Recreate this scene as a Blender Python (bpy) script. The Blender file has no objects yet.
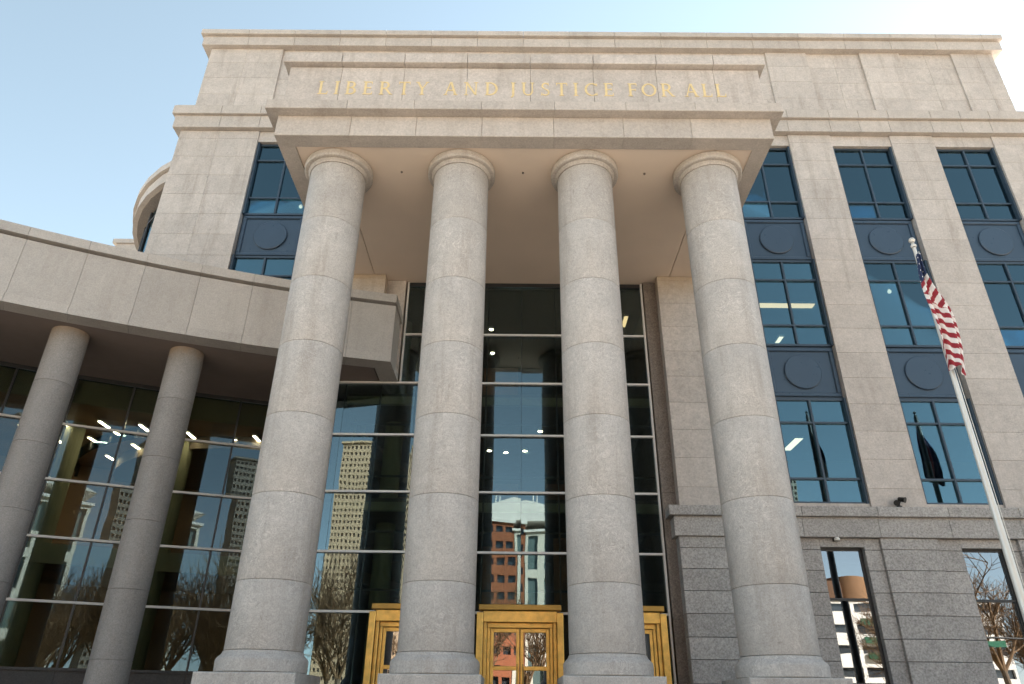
import bpy, bmesh, math, random
from mathutils import Vector, Matrix
rad = math.radians
random.seed(7)
sc = bpy.context.scene
COL = sc.collection
EZ = 1.65                     # eye height: building heights below are metres above the eye

# ------------------------------------------------------------------ materials
def new_mat(name):
    m = bpy.data.materials.new(name); m.use_nodes = True
    nt = m.node_tree; nt.nodes.clear()
    out = nt.nodes.new('ShaderNodeOutputMaterial')
    return m, nt, out
def N(nt, t, **kw):
    n = nt.nodes.new(t)
    for k, v in kw.items():
        if k.startswith('i_'): n.inputs[k[2:].replace('_', ' ')].default_value = v
        else: setattr(n, k, v)
    return n
def mixc(nt, fac, a, b, mode='MIX'):
    n = nt.nodes.new('ShaderNodeMix'); n.data_type = 'RGBA'; n.blend_type = mode
    for s, v in ((0, fac), (6, a), (7, b)):
        if hasattr(v, 'is_linked') or hasattr(v, 'links'): nt.links.new(v, n.inputs[s])
        else: n.inputs[s].default_value = v if s == 0 else (*v, 1) if len(v) == 3 else v
    return n.outputs[2]
def maprange(nt, v, a, b, c=0.0, d=1.0):
    n = nt.nodes.new('ShaderNodeMapRange')
    nt.links.new(v, n.inputs[0]); n.inputs[1].default_value = a; n.inputs[2].default_value = b
    n.inputs[3].default_value = c; n.inputs[4].default_value = d
    return n.outputs[0]
def noise(nt, vec, scale, detail=3.0, rough=.55, dist=0.0):
    n = nt.nodes.new('ShaderNodeTexNoise'); nt.links.new(vec, n.inputs['Vector'])
    n.inputs['Scale'].default_value = scale; n.inputs['Detail'].default_value = detail
    n.inputs['Roughness'].default_value = rough; n.inputs['Distortion'].default_value = dist
    return n.outputs['Fac']
def coords(nt):
    tc = N(nt, 'ShaderNodeTexCoord'); oi = N(nt, 'ShaderNodeObjectInfo')
    mul = N(nt, 'ShaderNodeMath', operation='MULTIPLY'); mul.inputs[1].default_value = 137.0
    nt.links.new(oi.outputs['Random'], mul.inputs[0])
    add = N(nt, 'ShaderNodeVectorMath', operation='ADD')
    nt.links.new(tc.outputs['Object'], add.inputs[0]); nt.links.new(mul.outputs[0], add.inputs[1])
    return tc, add.outputs[0]

def granite(name, base, speck=.5, island=.10, mottle=.12, grain=26, rough=.62, stain=0.0, veins=.0, topstain=None):
    """cut stone: fine dark and pale crystals, cloudy tone, each slab a little different"""
    m, nt, out = new_mat(name)
    tc, vec = coords(nt)
    b = base
    dark = tuple(c*(1-.62*speck) for c in b); lite = tuple(min(1, c*(1+.34*speck)) for c in b)
    f1 = maprange(nt, noise(nt, vec, grain, 4, .7), .33, .67)
    c = mixc(nt, f1, dark, lite)
    f2 = maprange(nt, noise(nt, vec, grain*3.1, 2, .6), .56, .68)
    c = mixc(nt, maprange(nt, f2, 0, 1, 0, .55*speck), c, tuple(x*.30 for x in b))
    f2b = maprange(nt, noise(nt, vec, grain*.33, 3, .6), .3, .7, 1-mottle*.7, 1+mottle*.7)
    c = mixc(nt, 1.0, c, _gray(nt, f2b), 'MULTIPLY')
    f3 = maprange(nt, noise(nt, vec, 1.3, 4, .62, .6), .28, .72, 1-mottle, 1+mottle)
    c = mixc(nt, 1.0, c, _gray(nt, f3), 'MULTIPLY')
    if veins:
        w = maprange(nt, noise(nt, vec, 2.2, 5, .6, 2.6), .485, .515)
        w2 = N(nt, 'ShaderNodeMath', operation='MULTIPLY'); 
        inv = maprange(nt, w, 0, 1, 1, 0); nt.links.new(w, w2.inputs[0]); nt.links.new(inv, w2.inputs[1])
        pm = maprange(nt, noise(nt, vec, .9, 3, .55), .42, .60, 0, 1)
        wm = N(nt, 'ShaderNodeMath', operation='MULTIPLY'); nt.links.new(maprange(nt, w2.outputs[0], 0, .25, 0, veins), wm.inputs[0]); nt.links.new(pm, wm.inputs[1])
        c = mixc(nt, wm.outputs[0], c, tuple(min(1, x*1.35) for x in b))
        p = maprange(nt, noise(nt, vec, 4.5, 4, .7, 1.6), .64, .71, 0, .6)
        c = mixc(nt, p, c, tuple(x*.45 for x in b))
    g = N(nt, 'ShaderNodeNewGeometry')
    isl = maprange(nt, g.outputs['Random Per Island'], 0, 1, 1-island, 1+island)
    c = mixc(nt, 1.0, c, _gray(nt, isl), 'MULTIPLY')
    if stain:
        mp = N(nt, 'ShaderNodeMapping'); mp.inputs['Scale'].default_value = (1.6, 1.6, .18)
        nt.links.new(vec, mp.inputs[0])
        s = maprange(nt, noise(nt, mp.outputs[0], 1.7, 6, .68), .52, .72, 0, stain)
        c = mixc(nt, s, c, (b[0]*.52, b[1]*.47, b[2]*.42))
    if topstain:
        z0, z1, colr = topstain
        sx = N(nt, 'ShaderNodeSeparateXYZ'); nt.links.new(tc.outputs['Object'], sx.inputs[0])
        wob = N(nt, 'ShaderNodeMath', operation='ADD'); nt.links.new(sx.outputs[2], wob.inputs[0])
        nt.links.new(maprange(nt, noise(nt, vec, 3.0, 4), 0, 1, -.35, .35), wob.inputs[1])
        c = mixc(nt, maprange(nt, wob.outputs[0], z0, z1, 0, .8), c, colr)
    p = N(nt, 'ShaderNodeBsdfPrincipled'); nt.links.new(c, p.inputs['Base Color'])
    p.inputs['Roughness'].default_value = rough
    bp = N(nt, 'ShaderNodeBump'); bp.inputs['Strength'].default_value = .25; bp.inputs['Distance'].default_value = .01
    nt.links.new(noise(nt, vec, grain*1.4, 3, .7), bp.inputs['Height'])
    nt.links.new(bp.outputs[0], p.inputs['Normal'])
    nt.links.new(p.outputs[0], out.inputs[0])
    return m
def _gray(nt, v):
    n = nt.nodes.new('ShaderNodeCombineColor')
    for i in range(3): nt.links.new(v, n.inputs[i])
    return n.outputs[0]
def paint(name, base, rough=.5, metal=0.0, vary=.08, scale=2.0, spec=.5):
    m, nt, out = new_mat(name)
    tc, vec = coords(nt)
    f = maprange(nt, noise(nt, vec, scale, 5, .6), .3, .7, 1-vary, 1+vary)
    c = mixc(nt, 1.0, base, _gray(nt, f), 'MULTIPLY')
    p = N(nt, 'ShaderNodeBsdfPrincipled'); nt.links.new(c, p.inputs['Base Color'])
    nt.links.new(maprange(nt, noise(nt, vec, scale*4, 3), .3, .7, rough*.85, min(1, rough*1.15)), p.inputs['Roughness'])
    p.inputs['Metallic'].default_value = metal; p.inputs['Specular IOR Level'].default_value = spec
    nt.links.new(p.outputs[0], out.inputs[0])
    return m
def glass(name, refl=.3, tint=(.62, .68, .66), rtint=(.86, .95, 1.0), wave=.02, wscale=.9, tilt=.012):
    """coated architectural glass: a mirror-like coat over tinted clear glass, each pane slightly bowed"""
    m, nt, out = new_mat(name)
    tc, vec = coords(nt)
    g = N(nt, 'ShaderNodeNewGeometry')
    # each pane its own wave
    mul = N(nt, 'ShaderNodeMath', operation='MULTIPLY'); mul.inputs[1].default_value = 61.0
    nt.links.new(g.outputs['Random Per Island'], mul.inputs[0])
    add = N(nt, 'ShaderNodeVectorMath', operation='ADD'); nt.links.new(vec, add.inputs[0]); nt.links.new(mul.outputs[0], add.inputs[1])
    bp = N(nt, 'ShaderNodeBump'); bp.inputs['Strength'].default_value = 1.0; bp.inputs['Distance'].default_value = wave
    nt.links.new(noise(nt, add.outputs[0], wscale, 1.5, .4), bp.inputs['Height'])
    wn = N(nt, 'ShaderNodeTexWhiteNoise', noise_dimensions='1D'); nt.links.new(mul.outputs[0], wn.inputs['W'])
    sb = N(nt, 'ShaderNodeVectorMath', operation='SUBTRACT'); nt.links.new(wn.outputs['Color'], sb.inputs[0]); sb.inputs[1].default_value = (.5, .5, .5)
    sl = N(nt, 'ShaderNodeVectorMath', operation='SCALE'); nt.links.new(sb.outputs[0], sl.inputs[0]); sl.inputs['Scale'].default_value = tilt
    ad = N(nt, 'ShaderNodeVectorMath', operation='ADD'); nt.links.new(g.outputs['Normal'], ad.inputs[0]); nt.links.new(sl.outputs[0], ad.inputs[1])
    nz = N(nt, 'ShaderNodeVectorMath', operation='NORMALIZE'); nt.links.new(ad.outputs[0], nz.inputs[0]); nt.links.new(nz.outputs[0], bp.inputs['Normal'])
    lw = N(nt, 'ShaderNodeFresnel'); lw.inputs['IOR'].default_value = 1.5
    fac = N(nt, 'ShaderNodeMath', operation='ADD', use_clamp=True); nt.links.new(lw.outputs[0], fac.inputs[0]); fac.inputs[1].default_value = refl
    tr = N(nt, 'ShaderNodeBsdfTransparent'); tr.inputs[0].default_value = (*tint, 1)
    gl = N(nt, 'ShaderNodeBsdfGlossy'); gl.inputs['Color'].default_value = (*rtint, 1); gl.inputs['Roughness'].default_value = 0.0
    nt.links.new(bp.outputs[0], gl.inputs['Normal'])
    mx = N(nt, 'ShaderNodeMixShader'); nt.links.new(fac.outputs[0], mx.inputs[0])
    nt.links.new(tr.outputs[0], mx.inputs[1]); nt.links.new(gl.outputs[0], mx.inputs[2])
    nt.links.new(mx.outputs[0], out.inputs[0])
    return m
def lamp_mat(name, colr, strength):
    m, nt, out = new_mat(name)
    e = N(nt, 'ShaderNodeEmission'); e.inputs[0].default_value = (*colr, 1); e.inputs[1].default_value = strength
    nt.links.new(e.outputs[0], out.inputs[0])
    return m

MAT = dict(
    stone=granite('facade_granite', (.475, .425, .388), speck=.28, island=.06, mottle=.10, grain=18, stain=.5, veins=.5),
    pilaster=granite('pilaster_granite', (.475, .425, .388), speck=.30, island=.06, mottle=.10, grain=16, stain=.35, veins=.45, topstain=(13.6, 15.0, (.42, .31, .19))),
    column=granite('column_granite', (.445, .412, .386), speck=.38, island=.075, mottle=.10, grain=34, stain=.45, veins=.9),
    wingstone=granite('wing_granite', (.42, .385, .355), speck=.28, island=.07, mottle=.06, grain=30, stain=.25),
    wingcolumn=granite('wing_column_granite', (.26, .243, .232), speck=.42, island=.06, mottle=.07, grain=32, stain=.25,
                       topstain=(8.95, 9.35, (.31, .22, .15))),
    base=granite('rough_base_granite', (.40, .378, .36), speck=.66, island=.10, mottle=.10, grain=19, rough=.8),
    dark=granite('dark_granite', (.060, .056, .056), speck=.5, island=.05, mottle=.1, grain=24, rough=.55),
    strip=granite('brown_granite', (.20, .168, .145), speck=.75, island=.05, mottle=.1, grain=24),
    trim=granite('trim_granite', (.455, .405, .365), speck=.28, island=.06, mottle=.08, grain=22, stain=.3),
    soffit=paint('soffit_plaster', (.70, .575, .47), .85, vary=.04, scale=.7),
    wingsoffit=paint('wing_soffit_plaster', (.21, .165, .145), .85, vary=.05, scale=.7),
    bluemetal=paint('blue_grey_metal', (.036, .056, .082), .38, vary=.06),
    bluepanel=paint('blue_spandrel', (.038, .064, .100), .32, vary=.05),
    bronze=paint('dark_bronze_metal', (.022, .022, .024), .4, vary=.1),
    alum=paint('pale_aluminium', (.62, .60, .58), .42, vary=.05),
    gold=paint('golden_brass', (.86, .51, .125), .36, metal=.38, vary=.22, scale=4),
    golddark=paint('weathered_brass', (.45, .26, .055), .42, metal=.35, vary=.15, scale=3),
    leaf=paint('gold_leaf', (.68, .53, .28), .45, metal=.1, vary=.08, scale=9),
    glassA=glass('blue_window_glass', .105, (.60, .68, .68), (.52, .80, .92), .002, .8),
    glassC=glass('lobby_glass', .075, (.62, .68, .64), (.66, .84, .93), .0022, .7),
    glassW=glass('wing_glass', .025, (.64, .67, .62), (.60, .80, .93), .0022, .7),
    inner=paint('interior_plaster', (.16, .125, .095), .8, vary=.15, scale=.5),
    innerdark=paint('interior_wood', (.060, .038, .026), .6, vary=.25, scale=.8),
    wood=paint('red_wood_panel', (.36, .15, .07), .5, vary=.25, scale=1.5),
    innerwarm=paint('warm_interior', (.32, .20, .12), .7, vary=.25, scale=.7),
    innerblind=paint('interior_ceiling_edge', (.34, .33, .22), .8, vary=.1),
    light=lamp_mat('ceiling_light_glow', (1.0, .84, .58), 7.0),
    lightwarm=lamp_mat('ceiling_light_warm', (1.0, .66, .36), .35),
    lightcool=lamp_mat('ceiling_light_pale', (1.0, .82, .58), .42),
    red=paint('flag_red', (.27, .018, .03), .8, vary=.1, scale=6),
    white=paint('flag_white', (.70, .66, .64), .8, vary=.06, scale=6),
    blue=paint('flag_blue', (.018, .03, .085), .8, vary=.1, scale=6),
    pole=paint('pole_aluminium', (.60, .58, .54), .38, metal=.25, vary=.05),
    black=paint('black_housing', (.014, .013, .012), .4, vary=.2),
    offwhite=paint('off_white_cap', (.7, .68, .63), .5),
)

# ------------------------------------------------------------------ geometry helpers
ORG = {}
class MB:
    def __init__(s): s.v = []; s.f = []; s.mi = []
    def poly(s, pts, faces, mi=0):
        k = len(s.v); s.v += [tuple(p) for p in pts]
        for f in faces: s.f.append([k+i for i in f]); s.mi.append(mi)
    def box(s, x0, x1, y0, y1, z0, z1, mi=0, bev=0):
        if bev:
            s.bevbox(x0, x1, y0, y1, z0, z1, bev, mi); return
        p = [(x, y, z) for z in (z0, z1) for y in (y0, y1) for x in (x0, x1)]
        s.poly(p, [(0, 2, 3, 1), (4, 5, 7, 6), (0, 1, 5, 4), (2, 6, 7, 3), (0, 4, 6, 2), (1, 3, 7, 5)], mi)
    def bevbox(s, x0, x1, y0, y1, z0, z1, b, mi=0):
        # chamfer on the front (-Y) face, so that the edges catch light
        p = [(x0, y0+b, z0), (x1, y0+b, z0), (x1, y0+b, z1), (x0, y0+b, z1),
             (x0+b, y0, z0+b), (x1-b, y0, z0+b), (x1-b, y0, z1-b), (x0+b, y0, z1-b),
             (x0, y1, z0), (x1, y1, z0), (x1, y1, z1), (x0, y1, z1)]
        s.poly(p, [(4, 5, 6, 7), (0, 1, 5, 4), (1, 2, 6, 5), (2, 3, 7, 6), (3, 0, 4, 7),
                   (8, 9, 1, 0), (9, 10, 2, 1), (10, 11, 3, 2), (11, 8, 0, 3), (11, 10, 9, 8)], mi)
    def lathe(s, cx, cy, prof, n=48, mi=0, a0=0.0, a1=None, cap=True):
        full = a1 is None
        m = n if full else n+1
        k = len(s.v)
        for r, z in prof:
            for i in range(m):
                a = (2*math.pi*i/n) if full else a0+(a1-a0)*i/n
                s.v.append((cx+r*math.cos(a), cy+r*math.sin(a), z))
        for j in range(len(prof)-1):
            for i in range(n):
                i2 = (i+1) % n if full else i+1
                s.f.append([k+j*m+i, k+j*m+i2, k+(j+1)*m+i2, k+(j+1)*m+i]); s.mi.append(mi)
        if cap and full:
            s.f.append([k+i for i in reversed(range(m))]); s.mi.append(mi)
            s.f.append([k+(len(prof)-1)*m+i for i in range(m)]); s.mi.append(mi)
    def tube(s, pts, radii, n=8, mi=0):
        rings = []
        for i, p in enumerate(pts):
            p = Vector(p)
            d = (Vector(pts[min(i+1, len(pts)-1)])-Vector(pts[max(i-1, 0)])).normalized()
            a = d.orthogonal().normalized(); b = d.cross(a)
            k = len(s.v); r = radii[i] if hasattr(radii, '__len__') else radii
            for j in range(n):
                t = 2*math.pi*j/n; s.v.append(tuple(p+a*r*math.cos(t)+b*r*math.sin(t)))
            rings.append(k)
        for q in range(len(rings)-1):
            for j in range(n):
                s.f.append([rings[q]+j, rings[q]+(j+1) % n, rings[q+1]+(j+1) % n, rings[q+1]+j]); s.mi.append(mi)
        s.f.append([rings[0]+j for j in reversed(range(n))]); s.mi.append(mi)
        s.f.append([rings[-1]+j for j in range(n)]); s.mi.append(mi)
    def prism(s, poly2, z0, z1, mi=0):
        n = len(poly2)
        p = [(x, y, z0) for x, y in poly2]+[(x, y, z1) for x, y in poly2]
        f = [tuple(reversed(range(n))), tuple(range(n, 2*n))]+[(i, (i+1) % n, n+(i+1) % n, n+i) for i in range(n)]
        s.poly(p, f, mi)
    def build(s, name, mats, parent=None, org=None, smooth=False, dz=EZ):
        me = bpy.data.meshes.new(name)
        o0 = org if org is not None else (ORG.get(parent.name, (0, 0, 0)) if parent else (0, 0, 0))
        me.from_pydata([(x-o0[0], y-o0[1], z+dz-o0[2]) for x, y, z in s.v], [], s.f)
        if not isinstance(mats, (list, tuple)): mats = [mats]
        for m in mats: me.materials.append(m)
        me.polygons.foreach_set('material_index', s.mi)
        if smooth:
            me.polygons.foreach_set('use_smooth', [True]*len(me.polygons))
        me.validate(); me.update()
        bm = bmesh.new(); bm.from_mesh(me); bmesh.ops.recalc_face_normals(bm, faces=bm.faces); bm.to_mesh(me); bm.free()
        if smooth: me.set_sharp_from_angle(angle=rad(35))
        ob = bpy.data.objects.new(name, me); COL.objects.link(ob)
        if parent:
            ob.parent = parent; ORG[ob.name] = o0
        else:
            ob.location = o0; ORG[ob.name] = o0
        return ob
def tag(o, label=None, cat=None, group=None, kind=None):
    if label: o['label'] = label
    if cat: o['category'] = cat
    if group: o['group'] = group
    if kind: o['kind'] = kind
    return o
def empty(name, loc, label=None, cat=None, group=None, parent=None):
    o = bpy.data.objects.new(name, None); COL.objects.link(o)
    o.empty_display_size = .3
    if parent:
        p0 = ORG[parent.name]; o.parent = parent; o.location = tuple(a-b for a, b in zip(loc, p0))
    else: o.location = loc
    ORG[o.name] = tuple(loc)
    return tag(o, label, cat, group)
def copy_tree(o, parent=None, loc=None):
    c = o.copy(); COL.objects.link(c)
    if parent: c.parent = parent
    if loc is not None: c.location = loc
    for ch in list(o.children):
        copy_tree(ch, c)
    return c

def slabs(mb, x0, x1, zs, y0, y1, xs=(), gap=.006, bev=.003):
    """courses of stone slabs with open joints; zs = list of joint heights, xs = vertical joints"""
    X = [x0]+[x for x in xs if x0 < x < x1]+[x1]
    for a, b in zip(zs[:-1], zs[1:]):
        for c, d in zip(X[:-1], X[1:]):
            ja = gap/2 if c != x0 else 0; jb = gap/2 if d != x1 else 0
            mb.bevbox(c+ja, d-jb, y0, y1, a+gap/2, b-gap/2, bev)
def courses(z0, z1, start, step):
    z = start
    while z > z0: z -= step
    out = [z0]; z += step
    while z < z1-.12:
        if z > z0+.12: out.append(z)
        z += step
    return out+[z1]

# ================================================================== COURTHOUSE
CX = .18
YW = 20.2                      # main wall plane
court = empty('courthouse', (CX, YW, 0),
    'large pale granite courthouse with a four-column portico, blue window bays and a curved colonnaded wing', 'courthouse')
ZF = -.45                      # porch floor

# ---- solid core (side walls, back, roofs) so that no sun leaks into the rooms
mb = MB()
mb.box(-12.75, -12.3, 20.65, 46, 9.8, 20.2)
mb.box(47.6, 48.0, 20.65, 46, ZF, 20.2)
mb.box(-12.3, 47.6, 45.6, 46, ZF, 20.2)
mb.box(-12.7, 48.0, 20.6, 46, 20.2, 20.5)
mb.box(-12.45, 19.25, 20.5, 45, 20.5, 24.0)
core = mb.build('body', MAT['stone'], court)

# ---- main wall slabs: piers, lintels
BAYS = [(-9.79, -7.53), (8.05, 10.28), (11.88, 14.13), (15.74, 17.98), (19.58, 21.82)]
TOPS = [18.95, 13.85, 8.69]
WB = 5.36
mb = MB()
def pier(x0, x1, z0, z1, xs=(), proud=.05):
    slabs(mb, x0, x1, courses(z0, z1, 13.75, .885), YW-proud, YW+.45, xs)
pier(-12.8, -9.79, 9.8, 19.45, xs=(-11.3,))
pier(-7.53, -5.9, 9.8, 19.45)
pier(6.45, 8.05, 5.2, 19.45)
for a, b in ((10.28, 11.88), (14.13, 15.74), (17.98, 19.58)): pier(a, b, 5.2, 19.45)
pier(21.82, 48.0, 5.2, 19.45, xs=[24+1.9*k for k in range(13)])
for a, b in BAYS: slabs(mb, a+.002, b-.002, [18.95, 19.45], YW, YW+.45, ((a+b)/2,))
for a, b in BAYS[1:]: mb.box(a+.002, b-.002, YW+.02, YW+.45, 5.2, WB)
slabs(mb, -5.895, 6.445, [13.34, 16.2, 19.45], YW, YW+.45, (-1, 2))
wall = mb.build('wall', MAT['stone'], court)
for a, b, z0 in ((-5.897, -4.38, 9.8), (4.77, 6.447, 5.2)):
    mb = MB(); pier(a, b, z0, 13.02); mb.build('pilaster', MAT['pilaster'], court)

# ---- mid cornice (breaks forward over each pier) and attic storey
mb = MB()
JX = [-12.8, -11.3, -9.79, -8.66, -7.53, -5.9, -4.38]
JR = [4.77, 6.45, 8.05, 9.16, 10.28, 11.88, 13.0, 14.13, 15.74, 16.86, 17.98, 19.58, 20.7, 21.82]+[24+1.9*k for k in range(13)]
def cornice_run(x0, x1, joints, endl=0, endr=0):
    X = [x0]+[j for j in joints if x0+.1 < j < x1-.1]+[x1]
    for i, (a, b) in enumerate(zip(X[:-1], X[1:])):
        a2 = a-(endl if i == 0 else 0)+.005; b2 = b+(endr if i == len(X)-2 else 0)-.005
        mb.bevbox(a2, b2, 19.97, 20.6, 19.46, 20.02, .008)
        mb.bevbox(a2-(.1 if i == 0 else 0), b2, 19.86, 20.6, 20.06, 20.46, .012)
        mb.box(a2, b2, 19.99, 20.6, 20.02, 20.06)
    mb.box(x0-endl-.05, x1+endr, 19.93, 20.55, 20.46, 20.54)
cornice_run(-12.8, -4.38, JX, endl=.26)
cornice_run(-4.38, 4.77, [-2.5, -.6, 1.3, 3.2])
cornice_run(4.77, 48.0, JR)
mb.box(-13.06, -12.8, 20.602, 46, 19.46, 20.02); mb.box(-13.16, -12.8, 20.602, 46, 20.06, 20.46)
cornice = mb.build('cornice', MAT['trim'], court)

mb = MB()
AZ = [20.50, 21.35, 22.25, 23.1, 23.92]
PIERS_A = [(-12.52, -9.57), (10.1, 11.75), (13.93, 15.55), (17.66, 19.34)]
BAYS_A = [(-9.57, -5.0), (-5.0, 0), (0, 5), (5, 10.1), (11.75, 13.93), (15.55, 17.66)]
for a, b in PIERS_A: slabs(mb, a, b, AZ, YW-.075, YW+.3, ((a+b)/2,) if b-a > 2 else ((a+1.02),) if a > 17 else ())
for a, b in BAYS_A: slabs(mb, a+.002, b-.002, AZ, YW, YW+.3, ((a+b)/2,))
attic = mb.build('attic_wall', MAT['stone'], court)

mb = MB()
x = -12.86
while x < 19.6:
    x2 = min(x+1.87, 19.68)
    mb.bevbox(x+.005, x2-.005, 19.92, 20.6, 23.9, 24.36, .01)
    mb.bevbox(x+.005-(.1 if x < -12.8 else 0), x2-.005+(.1 if x2 > 19.6 else 0), 19.80, 20.6, 24.42, 24.68, .015)
    x = x2
mb.box(-12.8, 19.6, 19.95, 45.3, 24.36, 24.42)
mb.box(-12.86, -12.5, 20.6, 45.3, 23.9, 24.36); mb.box(-12.96, -12.5, 20.6, 45.3, 24.42, 24.68)
mb.box(19.3, 19.68, 20.6, 45.3, 23.9, 24.36); mb.box(19.3, 19.78, 20.6, 45.3, 24.42, 24.68)
mb.box(-12.5, 19.3, 20.6, 45.3, 24.45, 24.6)
roofc = mb.build('roof_cornice', MAT['trim'], court)

# ---- rooms behind the blue windows
mb = MB()
for xa, xb in ((-12.3, -4.6), (4.9, 47.6)):
    for zt in ((19.3, 14.1, 8.95, 3.9) if xa > 0 else (19.3, 14.1, 9.9)):
        mb.box(xa, xb, 20.7, 27.0, zt-.15, zt+.15)
    mb.box(xa, xb, 26.8, 27.0, (ZF if xa > 0 else 9.9), 19.2)
mb.box(4.85, 5.0, 20.7, 45, ZF, 19.2); mb.box(-4.7, -4.55, 20.7, 45, 9.9, 19.2)
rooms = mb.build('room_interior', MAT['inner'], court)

# ---- window kit: one framed window with its panes, one spandrel with its medallion
def window_kit(w, h):
    o = empty('window_proto_root', (0, 0, 0))
    f = MB(); fr = .075; y0, y1 = -.05, .06
    f.box(-w/2, -w/2+fr, y0-.10, y1, -h, 0); f.box(w/2-fr, w/2, y0-.10, y1, -h, 0)
    f.box(-w/2+fr, w/2-fr, y0, y1, -fr, 0); f.box(-w/2+fr, w/2-fr, y0, y1, -h, -h+fr)
    f.box(-.03, .03, y0-.02, y1-.01, -h+fr, -fr)
    for z in (-.81, -2.57):
        f.box(-w/2+fr, -.03, y0-.012, y1-.01, z-.03, z+.03); f.box(.03, w/2-fr, y0-.012, y1-.01, z-.03, z+.03)
    win = f.build('window', MAT['bluemetal'], None, (0, 0, 0), dz=0)
    g = MB()
    zz = [-h+fr, -2.60, -2.54, -.84, -.78, -fr]
    for a, b in ((zz[0], zz[1]), (zz[2], zz[3]), (zz[4], zz[5])):
        for c, d in ((-w/2+fr, -.03), (.03, w/2-fr)): g.box(c, d, .0, .012, a, b)
    p = g.build('pane', MAT['glassA'], win, dz=0)
    bpy.data.objects.remove(o)
    return win
def spandrel_kit(w, h):
    m = MB()
    m.box(-w/2, w/2, .02, .08, -h/2, h/2)
    b = .12
    m.bevbox(-w/2+.05, w/2-.05, -.045, .02, h/2-.05-b, h/2-.05, .02); m.bevbox(-w/2+.05, w/2-.05, -.045, .02, -h/2+.05, -h/2+.05+b, .02)
    m.bevbox(-w/2+.05, -w/2+.05+b, -.045, .02, -h/2+.05+b, h/2-.05-b, .02); m.bevbox(w/2-.05-b, w/2-.05, -.045, .02, -h/2+.05+b, h/2-.05-b, .02)
    s = m.build('spandrel_panel', MAT['bluepanel'], None, (0, 0, 0), dz=0)
    d = MB(); n = 48; R = .585
    pts = []
    for r, y in ((R, .02), (R, -.035), (R-.02, -.05)):
        pts += [(r*math.cos(2*math.pi*i/n), y, r*math.sin(2*math.pi*i/n)) for i in range(n)]
    fs = [(j*n+i, j*n+(i+1) % n, (j+1)*n+(i+1) % n, (j+1)*n+i) for j in range(2) for i in range(n)]
    fs.append(tuple(2*n+i for i in range(n)))
    d.poly(pts, fs)
    d.build('medallion', MAT['bluepanel'], s, dz=0)
    return s
wk = None
GYW = 20.38
for (a, b) in BAYS:
    c = (a+b)/2
    for i, T in enumerate(TOPS):
        if c < 0 and i == 2: continue
        loc = (c-CX, GYW-YW, T+EZ)
        if wk is None:
            wk = window_kit(2.25, 3.33); wk.parent = court; wk.location = loc; w = wk
        else: w = copy_tree(wk, court, loc)
        if i < (1 if c < 0 else 2):
            zt, zb = T-3.33, TOPS[i+1]
            loc = (c-CX, GYW-YW-.01, (zt+zb)/2+EZ)
            if 'sk' not in globals():
                sk = spandrel_kit(2.25, 1.80); sk.parent = court; sk.location = loc
            else: copy_tree(sk, court, loc)

# ---- belt course and rusticated base right of the portico
mb = MB()
BX = [4.4, 6.3, 8.15, 10.3, 12.3, 14.3, 16.3, 18.3, 20.3, 22.2, 24.0, 30, 36, 42, 48.0]
for a, b in zip(BX[:-1], BX[1:]):
    mb.bevbox(a+.004, b-.004, 19.92, 20.65, 4.92, 5.20, .012)
    mb.bevbox(a+.004+(.13 if a == 4.4 else 0), b-.004, 20.02, 20.65, 4.36, 4.87, .01)
mb.box(4.56, 48.0, 20.06, 20.6, 4.87, 4.92)
belt = mb.build('belt_course', MAT['base'], court)
mb = MB()
BZ = [4.36-.003, 4.04, 3.48, 2.90, 2.315, 1.735, 1.19, .62, .05, ZF]
BZ = BZ[::-1]
def bslab(x0, x1, y, zs, xs=()): slabs(mb, x0, x1, zs, y, 20.65, xs, gap=.013, bev=.007)
OPEN = [(8.60, 9.83), (12.55, 13.80), (16.35, 17.6), (20.2, 21.45)]
DZ0, DZ1 = .62, 4.12
prev = 4.65
for (a, b), (wa, wb) in zip(BAYS[1:], OPEN):
    bslab(prev, a, 20.09, BZ, (6.4,) if prev < 5 else ())
    bslab(a+.003, wa, 20.19, BZ); bslab(wb, b-.003, 20.19, BZ)
    mb.box(wa+.002, wb-.002, 20.19, 20.65, DZ1, 4.355); mb.box(wa+.002, wb-.002, 20.19, 20.65, ZF, DZ0)
    prev = b
bslab(prev, 48.0, 20.09, BZ, (24, 27, 30, 33, 36, 39, 42, 45))
basew = mb.build('base_wall', MAT['base'], court)
def base_window(wa, wb):
    f = MB(); t = .07
    f.box(wa, wa+t, 20.36, 20.46, DZ0, DZ1); f.box(wb-t, wb, 20.36, 20.46, DZ0, DZ1)
    f.box(wa+t, wb-t, 20.36, 20.46, DZ1-t, DZ1); f.box(wa+t, wb-t, 20.36, 20.46, DZ0, DZ0+t)
    f.box(wa+t, wb-t, 20.35, 20.45, 2.72, 2.78)
    w = f.build('window', MAT['bronze'], court)
    g = MB(); g.box(wa+t, wb-t, 20.40, 20.412, DZ0+t, 2.72); g.box(wa+t, wb-t, 20.40, 20.412, 2.78, DZ1-t)
    g.build('pane', MAT['glassB'], w)
MAT['glassB'] = glass('ground_window_glass', .21, (.30, .32, .32), (.95, .97, 1.0), .0015, .8)
for a, b in OPEN: base_window(a, b)

# ---- stone strips beside the lobby glass
mb = MB()
slabs(mb, 4.36, 4.765, courses(ZF, 13.0, 9.2, 3.5), 20.5, 21.0, gap=.008)
mb.box(4.4, 4.9, 20.95, 21.1, ZF, 13.0)
strip = mb.build('stone_strip', MAT['strip'], court)
mb = MB()
slabs(mb, -4.375, -3.74, courses(9.5, 13.0, 11.3, .885), 20.5, 21.0, gap=.008)
strip2 = mb.build('stone_strip', MAT['stone'], court)

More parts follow.
